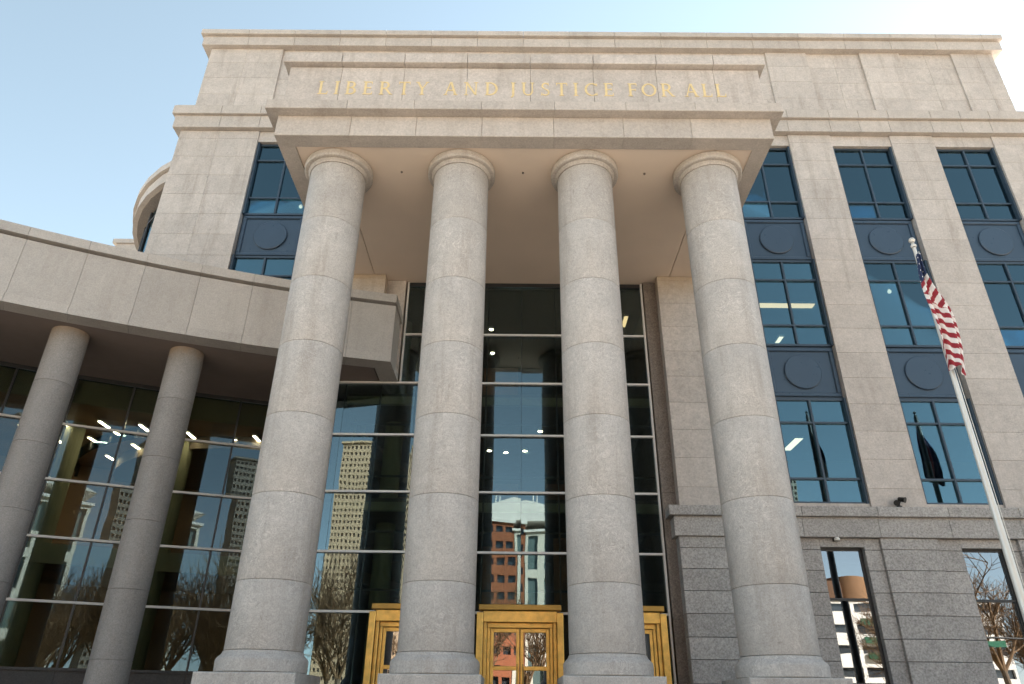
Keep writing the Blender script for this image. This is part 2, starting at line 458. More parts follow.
# ---- lobby curtain wall
GY = 20.68
LV = [10.97, 9.22, 7.47, 5.69, 3.95, 2.34]
XL, XR, XLL = -3.68, 4.32, -5.62
mb = MB()
for i, z in enumerate(LV):
    xl = XL if z > 9.3 else XLL-.12
    mb.box(xl, XR, GY-.10, GY-.012, z-.03, z+.03)
mb.box(XR-.055, XR, GY-.115, GY-.005, ZF, 12.98); mb.box(XL, XL+.05, GY-.115, GY-.005, 9.26, 12.98)
caps = mb.build('glazing_cap', MAT['alum'], court)
mb = MB()
VX = [.22+1.12*k for k in range(-5, 4)]
for x in VX:
    top = 12.98 if x > XL+.1 else 9.19
    mb.box(x-.02, x+.02, GY+.02, GY+.14, ZF, top)
mb.box(XL, XR, GY-.05, GY+.14, 12.86, 13.0); mb.box(XLL-.06, XLL, GY-.05, GY+.14, ZF, 9.19)
mb.box(XLL-.09, XLL-.03, GY+.14, 23.4, ZF, 9.19)
mull = mb.build('mullion', MAT['bronze'], court)
mb = MB()
zl = [ZF]+LV[::-1]+[12.86]
for za, zb in zip(zl[:-1], zl[1:]):
    xs = [x for x in VX]
    lo = XL if za > 9 else XLL
    X = [lo]+[x for x in xs if lo+.15 < x < XR-.15]+[XR-.06]
    for a, b in zip(X[:-1], X[1:]):
        mb.box(a+.004, b-.004, GY, GY+.012, za+.004, zb-.004)
cw = mb.build('glazing', MAT['glassC'], court)
# lobby rooms
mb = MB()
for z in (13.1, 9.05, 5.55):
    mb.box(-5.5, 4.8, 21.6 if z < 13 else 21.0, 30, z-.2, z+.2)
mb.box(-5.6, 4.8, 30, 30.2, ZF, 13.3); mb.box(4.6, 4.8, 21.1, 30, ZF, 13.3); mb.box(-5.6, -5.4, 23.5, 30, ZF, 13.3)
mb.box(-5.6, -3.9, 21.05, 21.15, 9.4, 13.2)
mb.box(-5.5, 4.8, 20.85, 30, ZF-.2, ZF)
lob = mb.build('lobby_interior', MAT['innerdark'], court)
mb = MB()
for z in (9.05, 5.55): mb.box(-5.5, 4.6, 21.45, 21.6, z-.22, z+.05)
for x in (-4.2, 2.7): mb.lathe(x, 23.4, [(.32, ZF), (.32, 12.9)], 20)
le = mb.build('lobby_pier', MAT['innerblind'], court)
for x in (-4.6, -2.6, -.3, 1.9, 3.9):
    for z0, z1 in ((ZF, ZF+2.6), (6.1, 8.6)):
        mb = MB(); mb.box(x-.5, x+.5, 29.75, 29.98, z0, z1); mb.build('lobby_panel', MAT['wood'], court)
for x0, x1, y in ((-1.1, -.35, 26.5), (3.1, 3.9, 24.0), (1.4, 2.1, 25.0)):
    mb = MB(); mb.box(x0, x1, y, y+.3, ZF, 5.3); mb.build('lobby_panel', MAT['wood'], court)
mb = MB(); mb.box(-1.3, .15, 27, 27.2, 9.26, 12.8); mb.build('lobby_panel', MAT['wood'], court)
for z in (4.8, 6.55, 8.3, 3.1):
    mb = MB(); mb.box(-5.4, 4.5, 21.9, 21.96, z-.03, z+.03); mb.build('inner_rail', MAT['bronze'], court)

# ---- gold doors
def door_portal(cx):
    w = 1.155
    f = MB(); y0 = 20.12
    for s in (-1, 1):
        for k, (o0, o1, yy) in enumerate(((w-.17, w, y0), (w-.27, w-.18, y0+.10), (w-.36, w-.28, y0+.18))):
            a, b = sorted((cx+s*o0, cx+s*o1)); f.bevbox(a, b, yy, 20.66, ZF, 2.30-.06*k, .012)
    f.bevbox(cx-w+.17, cx+w-.17, y0+.03, 20.66, 2.06, 2.34, .012)
    f.bevbox(cx-w+.28, cx+w-.28, y0+.16, 20.66, 1.93, 2.055, .012)
    f.bevbox(cx-w+.05, cx+w-.05, y0-.02, 20.66, 2.36, 2.50, .012, 1)
    fr = f.build('door_portal', [MAT['gold'], MAT['golddark']], court)
    for s in (-1, 1):
        a, b = sorted((cx+s*.012, cx+s*(w-.37)))
        d = MB(); t = .085; y = y0+.22
        d.bevbox(a, a+t, y, y+.07, ZF+.02, 1.92, .01); d.bevbox(b-t, b, y, y+.07, ZF+.02, 1.92, .01)
        d.bevbox(a+t, b-t, y, y+.07, 1.92-.10, 1.92, .01); d.bevbox(a+t, b-t, y, y+.07, ZF+.02, ZF+.27, .01)
        d.bevbox(a+t, b-t, y, y+.07, .90, 1.0, .01)
        dl = d.build('door_leaf', MAT['gold'], fr)
        g = MB(); g.box(a+t, b-t, y+.03, y+.042, 1.0, 1.82); g.box(a+t, b-t, y+.03, y+.042, ZF+.27, .90)
        g.build('door_pane', MAT['glassB'], fr)
        h = MB(); hx = cx+s*.075
        h.tube([(hx, y-.05, .35), (hx, y-.05, 1.05)], .016, 8); 
        for z in (.4, 1.0): h.tube([(hx, y-.05, z), (hx, y+.01, z)], .012, 6)
        h.build('door_handle', MAT['golddark'], fr)
for cx in (CX+.02, CX-2.86, CX+2.78): door_portal(cx)

# ---- portico entablature
mb = MB()
PX0, PX1, PY = -6.22, 6.58, 13.6
IX0, IX1, IY = -5.79, 6.19, 14.03
JP = [PX0, -4.3, -2.6, -.9, .95, 2.75, 4.5, PX1]
zt = 13.67
def ring_run(x0, x1, y, z0, z1, depth, joints, bev=.012):
    X = [x0]+[j for j in joints if x0+.2 < j < x1-.2]+[x1]
    for a, b in zip(X[:-1], X[1:]):
        mb.bevbox(a+(.0025 if a != x0 else 0), b-(.0025 if b != x1 else 0), y, y+depth, z0, z1, bev)
    for xx0, xx1 in ((x0, x0+depth), (x1-depth, x1)):
        mb.box(xx0, xx1, y+depth+.002, 20.1, z0, z1)
ring_run(PX0, PX1, PY, 13.0, zt, .43, JP)                      # architrave
mb.box(PX0+.05, PX1-.05, PY+.05, 20.1, 13.62, 13.64)           # bed joint
ring_run(PX0-.27, PX1+.27, PY-.27, 13.67, 13.97, .6, [j*1.02 for j in JP])   # cornice shelf
mb.box(PX0-.2, PX1+.2, PY-.2, 20.1, 13.97, 14.03)
mb.box(PX0, PX1, PY+.45, 20.1, 13.97, 15.35)                   # solid behind frieze
ent = mb.build('entablature', MAT['trim'], court)
mb = MB()
JF = [PX0+.05, -4.75, -3.05, -1.35, .35, 2.05, 3.75, 5.3, PX1-.05]
for a, b in zip(JF[:-1], JF[1:]): mb.bevbox(a+.004, b-.004, PY+.002, PY+.44, 14.04, 15.45, .006)
for a, b in zip(JF[:-1], JF[1:]):
    mb.bevbox(a+.006-(.16 if a == JF[0] else 0), b-.006+(.16 if b == JF[-1] else 0), PY-.16, PY+.6, 15.49, 15.84, .012)
mb.box(PX0-.1, PX1+.1, PY+.6, 20.1, 15.49, 15.84); mb.box(PX0+.06, PX1-.06, PY+.05, 20.1, 15.45, 15.49)
frz = mb.build('frieze', MAT['stone'], court)
mb = MB()
seg = [IX0, -4.78, 5.2, IX1]
for a, b in zip(seg[:-1], seg[1:]): mb.box(a+.012, b-.012, IY+.012, 20.9, 13.03, 13.2)
mb.box(IX0-.2, IX1+.2, IY-.2, 20.9, 13.2, 13.3)
sof = mb.build('soffit', MAT['soffit'], court)
for dx in (-3.32+.0, 0, 3.32):
    d = MB(); d.lathe(CX+dx, 15.0, [(.03, 13.0), (.03, 13.06)], 16); d.lathe(CX+dx, 15.0, [(.02, 12.99), (.02, 13.0)], 12)
    d.build('downlight', MAT['strip'], court)

# ---- carved and gilded inscription
def glyph(ch):
    """strokes of a Roman inscriptional capital in a box of height 1: list of polygons"""
    P = []; T, t = .135, .07
    def bar(x0, y0, x1, y1, w):
        P.append([(x0-w/2, y0), (x0+w/2, y0), (x1+w/2, y1), (x1-w/2, y1)])
    def hb(x0, x1, y, w): P.append([(x0, y-w/2), (x1, y-w/2), (x1, y+w/2), (x0, y+w/2)])
    def ser(x, y, w=.26): hb(x-w/2, x+w/2, y, .045)
    def arc(cx, cy, rx, ry, a0, a1, w0=T, w1=t, n=18):
        o, i = [], []
        for k in range(n+1):
            a = rad(a0+(a1-a0)*k/n); c, s = math.cos(a), math.sin(a)
            w = w1+(w0-w1)*abs(c)
            o.append((cx+rx*c, cy+ry*s)); i.append((cx+(rx-w)*c, cy+(ry-w)*s))
        for k in range(n): P.append([o[k], o[k+1], i[k+1], i[k]])
    def beak(x, y, d, h=.18): P.append([(x-.05, y), (x+.02, y), (x+.02, y+d*h), (x-.01, y+d*h)])
    def stem(x): bar(x, .02, x, .98, T); ser(x, .022); ser(x, .978)
    if ch == 'L': stem(.16); hb(.16, .56, .035, t); beak(.56, 0, 1, .24); W = .60
    elif ch == 'I': stem(.14); W = .28
    elif ch == 'B': stem(.16); hb(.16, .36, .965, t); hb(.16, .36, .53, t); hb(.16, .38, .035, t); arc(.34, .755, .235, .245, -90, 90); arc(.36, .27, .27, .27, -90, 90); W = .66
    elif ch == 'E': stem(.16); hb(.16, .52, .965, t); hb(.16, .46, .52, t); hb(.16, .55, .035, t); beak(.52, 1, -1, .2); beak(.55, 0, 1, .22); beak(.46, .44, 1, .16); W = .60
    elif ch == 'R': stem(.16); hb(.16, .36, .965, t); hb(.16, .36, .48, t); arc(.34, .73, .25, .27, -90, 90); bar(.38, .48, .68, .02, T); ser(.70, .022, .2); W = .76
    elif ch == 'T': bar(.34, .02, .34, .98, T); ser(.34, .022); hb(.03, .65, .965, t); beak(.06, 1, -1, .22); beak(.65, 1, -1, .22); W = .68
    elif ch == 'Y': bar(.35, .02, .35, .46, T); ser(.35, .022); bar(.35, .46, .10, .98, T); bar(.36, .46, .62, .98, t); ser(.09, .978, .22); ser(.62, .978, .2); W = .70
    elif ch == 'A': bar(.10, .02, .36, 1, t); bar(.66, .02, .38, 1, T); hb(.22, .54, .36, t*.9); ser(.10, .022, .22); ser(.66, .022, .26); W = .78
    elif ch == 'N': bar(.12, .02, .12, .98, t); bar(.13, .98, .66, .02, T); bar(.67, .02, .67, .98, t); ser(.12, .022, .22); ser(.09, .978, .2); ser(.67, .978, .22); W = .80
    elif ch == 'D': stem(.16); hb(.16, .34, .965, t); hb(.16, .34, .035, t); arc(.30, .5, .44, .5, -90, 90); W = .80
    elif ch == 'J': bar(.20, .10, .20, .98, T); ser(.20, .978); arc(.10, .06, .165, .22, -100, 0, T, t, 8); W = .34
    elif ch == 'U': bar(.14, .34, .14, .98, T); bar(.62, .34, .62, .98, t); arc(.38, .35, .29, .35, 180, 360, .1, t); ser(.14, .978); ser(.62, .978, .22); W = .76
    elif ch == 'S': arc(.28, .755, .22, .245, 40, 270, .10, .075, 16); arc(.28, .255, .24, .255, -140, 90, .10, .075, 16); beak(.45, .98, -1, .22); beak(.08, .02, 1, .22); W = .54
    elif ch == 'C': arc(.46, .5, .42, .5, 48, 312, T, t, 26); beak(.74, .96, -1, .22); beak(.74, .04, 1, .2); W = .78
    elif ch == 'F': stem(.16); hb(.16, .52, .965, t); hb(.16, .46, .50, t); beak(.52, 1, -1, .2); beak(.46, .42, 1, .16); W = .56
    elif ch == 'O': arc(.44, .5, .42, .5, 0, 360, T, t, 36); W = .88
    return P, W
Z0, HT = 14.45, .47
q = 0
for word, xa, xb in (('LIBERTY', -5.32, -2.37), ('AND', -1.95, -.49), ('JUSTICE', -.20, 2.58), ('FOR', 2.94, 4.18), ('ALL', 4.46, 5.56)):
    gl = [glyph(c) for c in word]
    gap = ((xb-xa)/HT-sum(w for _, w in gl))/max(1, len(gl)-1)
    x = xa
    for P, w in gl:
        mb = MB()
        for pl in P:
            q += 1
            y = PY-.006-(q % 9)*.0006
            pts = [(x+px*HT, y, Z0+pz*HT) for px, pz in pl]; n = len(pts)
            back = [(a, PY+.003, c) for a, _, c in pts]
            mb.poly(pts+back, [tuple(range(n))]+[(i, (i+1) % n, n+(i+1) % n, n+i) for i in range(n)])
        mb.build('letter', MAT['leaf'], frz)
        x += (w+gap)*HT

# ---- the four great columns
def great_column():
    c = empty('column', (CX-5.01, 14.97, ZF+EZ), parent=court)
    x0, y0 = CX-5.01, 14.97
    p = MB(); p.bevbox(x0-.93, x0+.93, y0-.93, y0+.93, ZF, .55, .02)
    p.build('plinth', MAT['column'], c)
    b = MB(); b.lathe(x0, y0, [(.835, .556), (.862, .575), (.865, .76), (.855, .80), (.82, .84), (.785, .87), (.765, .90), (.755, .935), (.6, .938)], 64)
    b.build('column_base', MAT['column'], c, smooth=True)
    s = MB(); J = [.942, 2.20, 3.92, 5.68, 7.43, 9.17, 10.93, 12.69]
    for a, bb in zip(J[:-1], J[1:]):
        def R(z): return .732+.012*(1-(z-.94)/11.6)
        e = .006
        s.lathe(x0, y0, [(R(a)-.02, a), (R(a)-.012, a+e*.4), (R(a)-.003, a+e), (R(a), a+2.2*e), (R((a+bb)/2), (a+bb)/2), (R(bb), bb-2.2*e), (R(bb)-.003, bb-e), (R(bb)-.012, bb-e*.4), (R(bb)-.02, bb)], 72)
    s.build('column_shaft', MAT['column'], c, smooth=True)
    k = MB(); k.lathe(x0, y0, [(.70, 12.692), (.75, 12.695), (.757, 12.72), (.772, 12.745), (.795, 12.762), (.80, 12.77), (.80, 12.785), (.875, 12.79), (.895, 12.80), (.907, 12.82), (.91, 12.85), (.91, 12.985), (.895, 12.998), (.6, 12.999)], 72)
    k.build('column_capital', MAT['trim2'], c, smooth=True)
    return c
MAT['trim2'] = granite('capital_granite', (.43, .385, .345), speck=.35, island=0, mottle=.1, grain=22, stain=.3)
gc = great_column()
for k in (1, 2, 3):
    c = copy_tree(gc, court, (gc.location[0]+3.34*k, gc.location[1], gc.location[2]))

# ================================================================== CURVED WING (part of the same building)
WC = (4.64, -19.3)
def wp(R, deg): return (WC[0]-R*math.sin(rad(deg)), WC[1]+R*math.cos(rad(deg)))
def arcslab(mb, R0, R1, d0, d1, z0, z1, n=4, gapdeg=0.006, straight_end=False):
    d0 += gapdeg; d1 -= gapdeg
    A = [wp(R0, d0+(d1-d0)*i/n) for i in range(n+1)]; B = [wp(R1, d0+(d1-d0)*i/n) for i in range(n+1)]
    if straight_end: B[0] = (A[0][0]+.0, B[0][1])
    mb.prism(A+B[::-1], z0, z1)
AJ = [12.3, 14.25]+[16.4+2.14*k for k in range(15)]
mb = MB()
for i, (a, b) in enumerate(zip(AJ[:-1], AJ[1:])):
    se = i == 0
    arcslab(mb, 39.30, 40.3, a, b, 11.30, 11.58, straight_end=se)
    arcslab(mb, 39.38, 40.3, a, b, 9.50, 11.212, straight_end=se)
    arcslab(mb, 39.62, 40.2, a, b, 11.21, 11.31, straight_end=se)
    arcslab(mb, 39.30, 39.86, a, b, 9.23, 9.495, straight_end=se)
# returning end face towards the lobby glass
xe = wp(39.3, 12.3)[0]
mb.box(xe-.56, xe-.002, 19.3, 20.6, 11.303, 11.577); mb.box(xe-.56, xe-.08, 19.3, 20.6, 9.503, 11.217); mb.box(xe-.56, xe-.002, 19.3, 20.6, 9.234, 9.492)
mb.box(xe-.56, xe-.1, 19.4, 20.6, 11.222, 11.298)
par = mb.build('wing_parapet', MAT['wingstone'], court)
mb = MB()
n = 40
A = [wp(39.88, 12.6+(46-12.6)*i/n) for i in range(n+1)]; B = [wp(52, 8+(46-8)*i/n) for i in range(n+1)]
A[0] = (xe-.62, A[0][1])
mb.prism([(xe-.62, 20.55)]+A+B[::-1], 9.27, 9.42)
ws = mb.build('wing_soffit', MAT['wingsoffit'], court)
mb = MB(); A2 = [wp(40.25, 13+(46-13)*i/n) for i in range(n+1)]
mb.prism(A2+B[::-1], 10.6, 10.9)
mb.build('wing_roof', MAT['base'], court)
# columns
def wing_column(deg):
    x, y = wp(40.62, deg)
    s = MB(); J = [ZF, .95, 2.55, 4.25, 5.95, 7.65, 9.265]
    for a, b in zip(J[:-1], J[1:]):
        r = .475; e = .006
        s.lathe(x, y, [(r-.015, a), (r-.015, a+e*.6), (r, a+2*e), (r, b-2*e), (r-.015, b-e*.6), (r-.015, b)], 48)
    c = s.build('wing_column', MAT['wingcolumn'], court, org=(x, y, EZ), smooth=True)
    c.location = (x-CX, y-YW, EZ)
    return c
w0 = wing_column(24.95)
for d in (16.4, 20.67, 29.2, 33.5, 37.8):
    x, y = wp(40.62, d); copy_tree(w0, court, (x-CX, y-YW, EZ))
# glazing
WR = 43.73
FD = [14.25+2.14*k for k in range(15)]
WL = [7.60, 5.90, 4.25, 2.53]
mbc = [MB() for _ in WL]; mbm, mbg, mbs = MB(), MB(), MB()
for a, b in zip(FD[:-1], FD[1:]):
    k2 = round((a-14.25)/2.14); a2 = 14.25+2.14*(k2 if k2 % 2 else k2-1); A_, B_ = Vector(wp(WR, a2)), Vector(wp(WR, a2+4.28))
    p, q2 = (A_, (A_+B_)/2) if k2 % 2 else ((A_+B_)/2, B_); d = (q2-p); L = d.length; d.normalize(); nn = Vector((d.y, -d.x))
    if nn.dot(Vector(WC)-p) < 0: nn = -nn
    def quad(u0, u1, n0, n1): return [tuple(p+d*u0+nn*n0), tuple(p+d*u1+nn*n0), tuple(p+d*u1+nn*n1), tuple(p+d*u0+nn*n1)]
    for z, m_ in zip(WL, mbc): m_.prism(quad(0, L, .015, .10), z-.032, z+.032)
    mbm.prism(quad(-.028, .028, -.12, .045), .87, 9.2)
    zs = [.87]+WL[::-1]+[9.2]
    for za, zb in zip(zs[:-1], zs[1:]): mbg.prism(quad(.01, L-.01, -.006, .006), za+.004, zb-.004)
    mbs.prism(quad(.004, L-.004, -.3, .10), ZF, .80); mbs.prism(quad(0, L, -.3, .16), .80, .87)
    mbm.prism(quad(0, L, -.1, .05), 9.14, 9.26)
for m_ in mbc: m_.build('wing_glazing_cap', MAT['alum'], court)
mbm.build('wing_mullion', MAT['bronze'], court)
mbg.build('wing_glazing', MAT['glassW'], court); mbs.build('wing_sill', MAT['dark'], court)
# wing interior
mb = MB()
A = [wp(43.95, 13+(46-13)*i/n) for i in range(n+1)]; B = [wp(51.8, 9+(46-9)*i/n) for i in range(n+1)]
mb.prism(A+B[::-1], ZF-.2, ZF); mb.prism([wp(44.1, 13+(46-13)*i/n) for i in range(n+1)]+B[::-1], 8.45, 8.6)
mb.prism([wp(46.0, 13+(46-13)*i/n) for i in range(n+1)]+B[::-1], 3.95, 4.35)
B2 = [wp(52.2, 9+(46-9)*i/n) for i in range(n+1)]
mb.prism([wp(51.5, 9+(46-9)*i/n) for i in range(n+1)]+B2[::-1], ZF, 9.3)
mb.build('wing_interior', MAT['innerwarm'], court)
mb = MB(); mb.prism([wp(44.0, 13+(46-13)*i/n) for i in range(n+1)]+[wp(44.09, 13+(46-13)*i/n) for i in range(n, -1, -1)], 8.45, 9.22)
mb.build('wing_bulkhead', paint('olive_bulkhead', (.30, .27, .17), .8), court)
mb = MB()
for d in (16.4, 20.67, 24.95, 29.2, 33.5): x, y = wp(46.2, d); mb.lathe(x, y, [(.3, ZF), (.3, 8.45)], 20)
mb.prism([wp(45.85, 13+(46-13)*i/n) for i in range(n+1)]+[wp(45.99, 13+(46-13)*i/n) for i in range(n, -1, -1)], 3.85, 4.45)
mb.build('wing_pier', MAT['innerblind'], court)

# ---- round tower behind the left corner
mb = MB()
TC = (-10.2, 29.8); a0, a1 = rad(110), rad(250)
def ringp(r0, r1, z0, z1, nn=18):
    for i in range(nn):
        t0, t1 = a0+(a1-a0)*i/nn, a0+(a1-a0)*(i+1)/nn
        P = lambda r, t: (TC[0]+r*math.cos(t), TC[1]+r*math.sin(t))
        mb.prism([P(r0, t0), P(r0, t1), P(r1, t1), P(r1, t0)], z0, z1)
ringp(7.4, 8.15, 19.3, 19.82); ringp(7.4, 8.05, 19.82, 19.9); ringp(6.9, 8.28, 19.9, 20.22)
mb.build('tower_cornice', MAT['trim'], court)
mb = MB(); ringp(7.3, 7.95, 19.24, 19.30); mb.build('tower_soffit', MAT['strip'], court)
mb = MB(); ringp(7.53, 7.55, 8.0, 19.2, 14); mb.build('tower_glazing', MAT['glassA'], court)
mb = MB()
for i in range(15):
    t = a0+(a1-a0)*i/14; mb.tube([(TC[0]+7.58*math.cos(t), TC[1]+7.58*math.sin(t), 8), (TC[0]+7.58*math.cos(t), TC[1]+7.58*math.sin(t), 19.2)], .05, 6)
ringp(7.5, 7.61, 18.6, 18.7, 14); ringp(7.5, 7.61, 14.9, 15.1, 14)
mb.build('tower_mullion', MAT['bronze'], court)
mb = MB(); mb.lathe(TC[0], TC[1], [(6.2, 8), (6.2, 19.2)], 40); mb.build('tower_core', MAT['inner'], court)
mb = MB(); mb.box(-21.0, -16.6, 30.6, 33, ZF, 21.55); mb.box(-21.2, -16.5, 30.5, 33.1, 21.55, 21.8); mb.build('rear_block', MAT['trim'], court)

# ================================================================== LIGHTS AND FIXTURES
MATL = MAT['light']
def strip_light(x, y, z, L, label, cat, group, m, w=.07, rz=0.0):
    b = MB(); b.box(-w-.02, w+.02, -L/2-.02, L/2+.02, .0, .07)
    o = b.build('ceiling_light', MAT['offwhite'], None, (0, 0, 0), dz=0)
    o.location = (x, y, z+EZ); o.rotation_euler[2] = rz
    tag(o, label, cat, group)
    g = MB(); g.box(-w, w, -L/2, L/2, -.015, .0)
    g.build('diffuser', m, o, dz=0)
    return o
first = None
for i, (x, y) in enumerate([(-12.5, 22.5), (-11.2, 23.2), (-11.1, 24.6), (-9.8, 23.9), (-9.0, 23.5), (-9.8, 25.4), (-13.7, 24.5), (-13.7, 22.2), (-14.9, 23.8), (-13.7, 23.2), (-16.2, 24.2), (-12.4, 26.2), (-15.0, 22.2), (-16.6, 22.6), (-8.4, 25.4), (-12.4, 24.2), (-15.3, 25.8)]):
    lab, gr = 'short bright ceiling light strip seen through the curved wing glass', 'ceiling light strips inside the curved wing'
    if first is None: first = strip_light(x, y, 8.31, .62, lab, 'ceiling light', gr, MATL, .045)
    else: copy_tree(first, None, (x, y, 8.31+EZ))
# troffers in the upper offices
for x, y, z, L, w_, rz, lab in (
    (10.2, 24.65, 8.70, 1.3, .14, 0, 'bright ceiling light in the lowest window bay beside the right column'),
    (10.35, 23.4, 13.85, 2.2, .16, 90, 'long warm ceiling light in the middle window beside the right column'),
    (10.4, 24.6, 13.0, .5, .08, 0, 'small ceiling light under the long warm one beside the right column'),
    (12.95, 21.8, 18.85, .5, .12, 30, 'ceiling light in the top window right of the portico'),
    (19.9, 24.4, 13.7, .7, .14, 0, 'ceiling light in the middle window at the right edge'),
    (4.05, 22.8, 12.75, .8, .07, 0, 'warm slim ceiling light high in the lobby beside the right jamb')):
    strip_light(x, y, z, L, lab, 'ceiling light', 'office ceiling lights', MAT['lightcool'] if x > 5 and L < 2 else MAT['lightwarm'], w_, rad(rz))
def pendant(x, y, z, label, group):
    b = MB(); b.tube([(0, 0, .10), (0, 0, .5)], .008, 6)
    o = b.build('pendant_lamp', MAT['black'], None, (0, 0, 0), dz=0); o.location = (x, y, z+EZ); tag(o, label, 'lamp', group)
    g = MB(); g.lathe(0, 0, [(.01, -.07), (.05, -.05), (.07, 0), (.05, .06), (.01, .10)], 12); g.build('globe', MAT['lightcool'], o, smooth=True, dz=0)
    return o
pp = [(-9.6, 21.6, 18.4), (-9.05, 21.6, 18.45), (-8.25, 21.6, 17.0), (-9.5, 21.6, 17.7), (18.0, 21.6, 17.1), (17.75, 21.6, 17.35), (17.55, 21.6, 17.05), (16.95, 21.6, 13.05), (17.2, 21.6, 12.95), (13.4, 21.6, 13.4), (17.5, 21.6, 12.3)]
p0 = None
for x, y, z in pp:
    if x < 0: lab, gr = 'tiny glowing globe lamp inside the window left of the portico', 'globe lamps in the left window'
    else: lab, gr = 'tiny glowing globe lamp inside a blue window bay on the right', 'globe lamps in the right windows'
    if p0 is None: p0 = pendant(x, y, z, lab, gr); 
    else: tag(copy_tree(p0, None, (x, y, z+EZ)), lab, None, gr)
p1 = None
for x, y, z in [(-.9, 23.5, 12.75), (-.9, 25.5, 12.75), (.9, 23.0, 8.5), (-1.6, 24.5, 8.4), (-.9, 24.8, 8.4), (-.3, 25.0, 8.4), (.4, 24.8, 8.4), (3.6, 23.2, 12.7)]:
    lab, gr = 'small round downlight glowing inside the lobby glass', 'lobby downlights'
    if p1 is None:
        b = MB(); b.lathe(0, 0, [(.10, 0), (.10, .1)], 16); p1 = b.build('lobby_downlight', MAT['offwhite'], None, (0, 0, 0), dz=0)
        p1.location = (x, y, z+EZ); tag(p1, lab, 'downlight', gr)
        b = MB(); b.lathe(0, 0, [(.075, -.01), (.075, 0)], 16); b.build('diffuser', MATL, p1, dz=0)
    else: copy_tree(p1, None, (x, y, z+EZ))

# ---- floodlight on the ledge between two window bays
fl = empty('floodlight', (11.02, 20.05, 5.21+EZ), 'small black twin floodlight standing on the stone belt between two window bays', 'floodlight')
b = MB(); b.lathe(11.02, 20.05, [(.075, 5.205), (.075, 5.25), (.03, 5.26), (.03, 5.31)], 16); b.build('bracket', MAT['black'], fl)
for (dx, dy, dz, ang) in ((-.07, -.02, .10, -25), (.09, .0, .19, 35)):
    b = MB(); c = Vector((11.02+dx, 20.03+dy, 5.25+dz)); v = Vector((math.sin(rad(ang)), -.75, -.35)).normalized()
    b.tube([c-v*.09, c-v*.07, c+v*.07, c+v*.11], [.04, .06, .07, .085], 14)
    b.tube([(11.02, 20.05, 5.30), tuple(c)], .018, 8)
    b.build('lamp_head', MAT['black'], fl, smooth=True)
cl = empty('wall_lamp', (9.05, 20.02, 4.33+EZ), 'tiny white lamp fixed under the belt course above the tall ground floor window', 'lamp')
b = MB(); b.lathe(9.05, 20.05, [(.05, 4.355), (.075, 4.33), (.075, 4.27), (.04, 4.25)], 16); b.build('lamp_head', MAT['offwhite'], cl, smooth=True)
b = MB(); b.box(8.98, 9.12, 20.06, 20.18, 4.26, 4.352); b.build('bracket', MAT['black'], cl)

# ---- flagpoles and flags
def flagpole(x, y, H, r, label):
    f = empty('flagpole', (x, y, .02), label, 'flagpole', 'flagpoles in front of the courthouse')
    b = MB(); b.tube([(x, y, .25), (x, y, H*.35), (x, y, H)], [r, r*.92, r*.5], 20); b.build('shaft', MAT['pole'], f, dz=0, smooth=True)
    b = MB(); b.lathe(x, y, [(r*2.6, .02), (r*2.6, .10), (r*1.6, .22), (r*1.1, .30)], 24); b.build('pole_base', MAT['pole'], f, dz=0, smooth=True)
    b = MB(); b.lathe(x, y, [(.02, H), (.05, H+.02), (.058, H+.06), (.03, H+.10), (.025, H+.13)], 16)
    b.lathe(x, y, [(.01, H+.13), (.045, H+.145), (.065, H+.19), (.045, H+.235), (.01, H+.25)], 16)
    b.build('finial', MAT['pole'], f, dz=0, smooth=True)
    b = MB(); b.tube([(x+r+.03, y-.02, 1.4), (x+r*.6+.02, y-.02, H-.1)], .006, 5); b.box(x+r, x+r+.05, y-.05, y, 1.3, 1.45); b.build('halyard', MAT['offwhite'], f, dz=0)
    return f
def smooth01(a, b, x):
    t = max(0, min(1, (x-a)/(b-a))); return t*t*(3-2*t)
def flag_mesh(L, wmax, seed, cols):
    """a limp flag: folds hang down beside the pole; local origin at the upper hoist"""
    rnd = random.Random(seed); nu, nv = 60, 260
    me = bpy.data.meshes.new('flag'); V, F, MI = [], [], []
    for j in range(nv+1):
        v = j/nv
        w = wmax*(.16+.84*smooth01(.02, .55, v))*(1-.25*smooth01(.8, 1, v))
        cx = .10*smooth01(.1, .6, v)-.03*math.sin(v*7)
        for i in range(nu+1):
            u = i/nu
            fold = .07*math.sin(u*9+v*3.2+seed)*(.3+.7*v)+.03*math.sin(u*21+v*5)
            tail = .10*(u-.5)*smooth01(.85, 1, v)+.03*math.sin(u*9)*smooth01(.9, 1, v)
            V.append((cx+(u-.46)*w, fold-.09, -v*L-tail*1.6))
    for j in range(nv):
        for i in range(nu):
            k = j*(nu+1)+i; F.append((k, k+1, k+nu+2, k+nu+1))
            u, v = (i+.5)/nu, (j+.5)/nv
            if cols == 'stripes':
                crease = v < .46+.22*(u-.5)
                s = 11.0*v+(1.9*u if crease else -2.3*u+.5)
                canton = v < .27-.10*u
                if canton: m = 2 if not ((i//4+j//4) % 4 == 0 and i % 4 < 2 and j % 8 < 3) else 1
                else: m = 0 if (s % 1.0) < .5 else 1
            elif cols == 'blue': m = 2 if abs(u-.5+.2*math.sin(v*5)) > .22 else 1
            else: m = 0 if abs(u-.4) < .2 else 2
            MI.append(m)
    me.from_pydata(V, [], F)
    for m in (MAT['red'], MAT['white'], MAT['blue']): me.materials.append(m)
    me.polygons.foreach_set('material_index', MI); me.polygons.foreach_set('use_smooth', [True]*len(F))
    return me
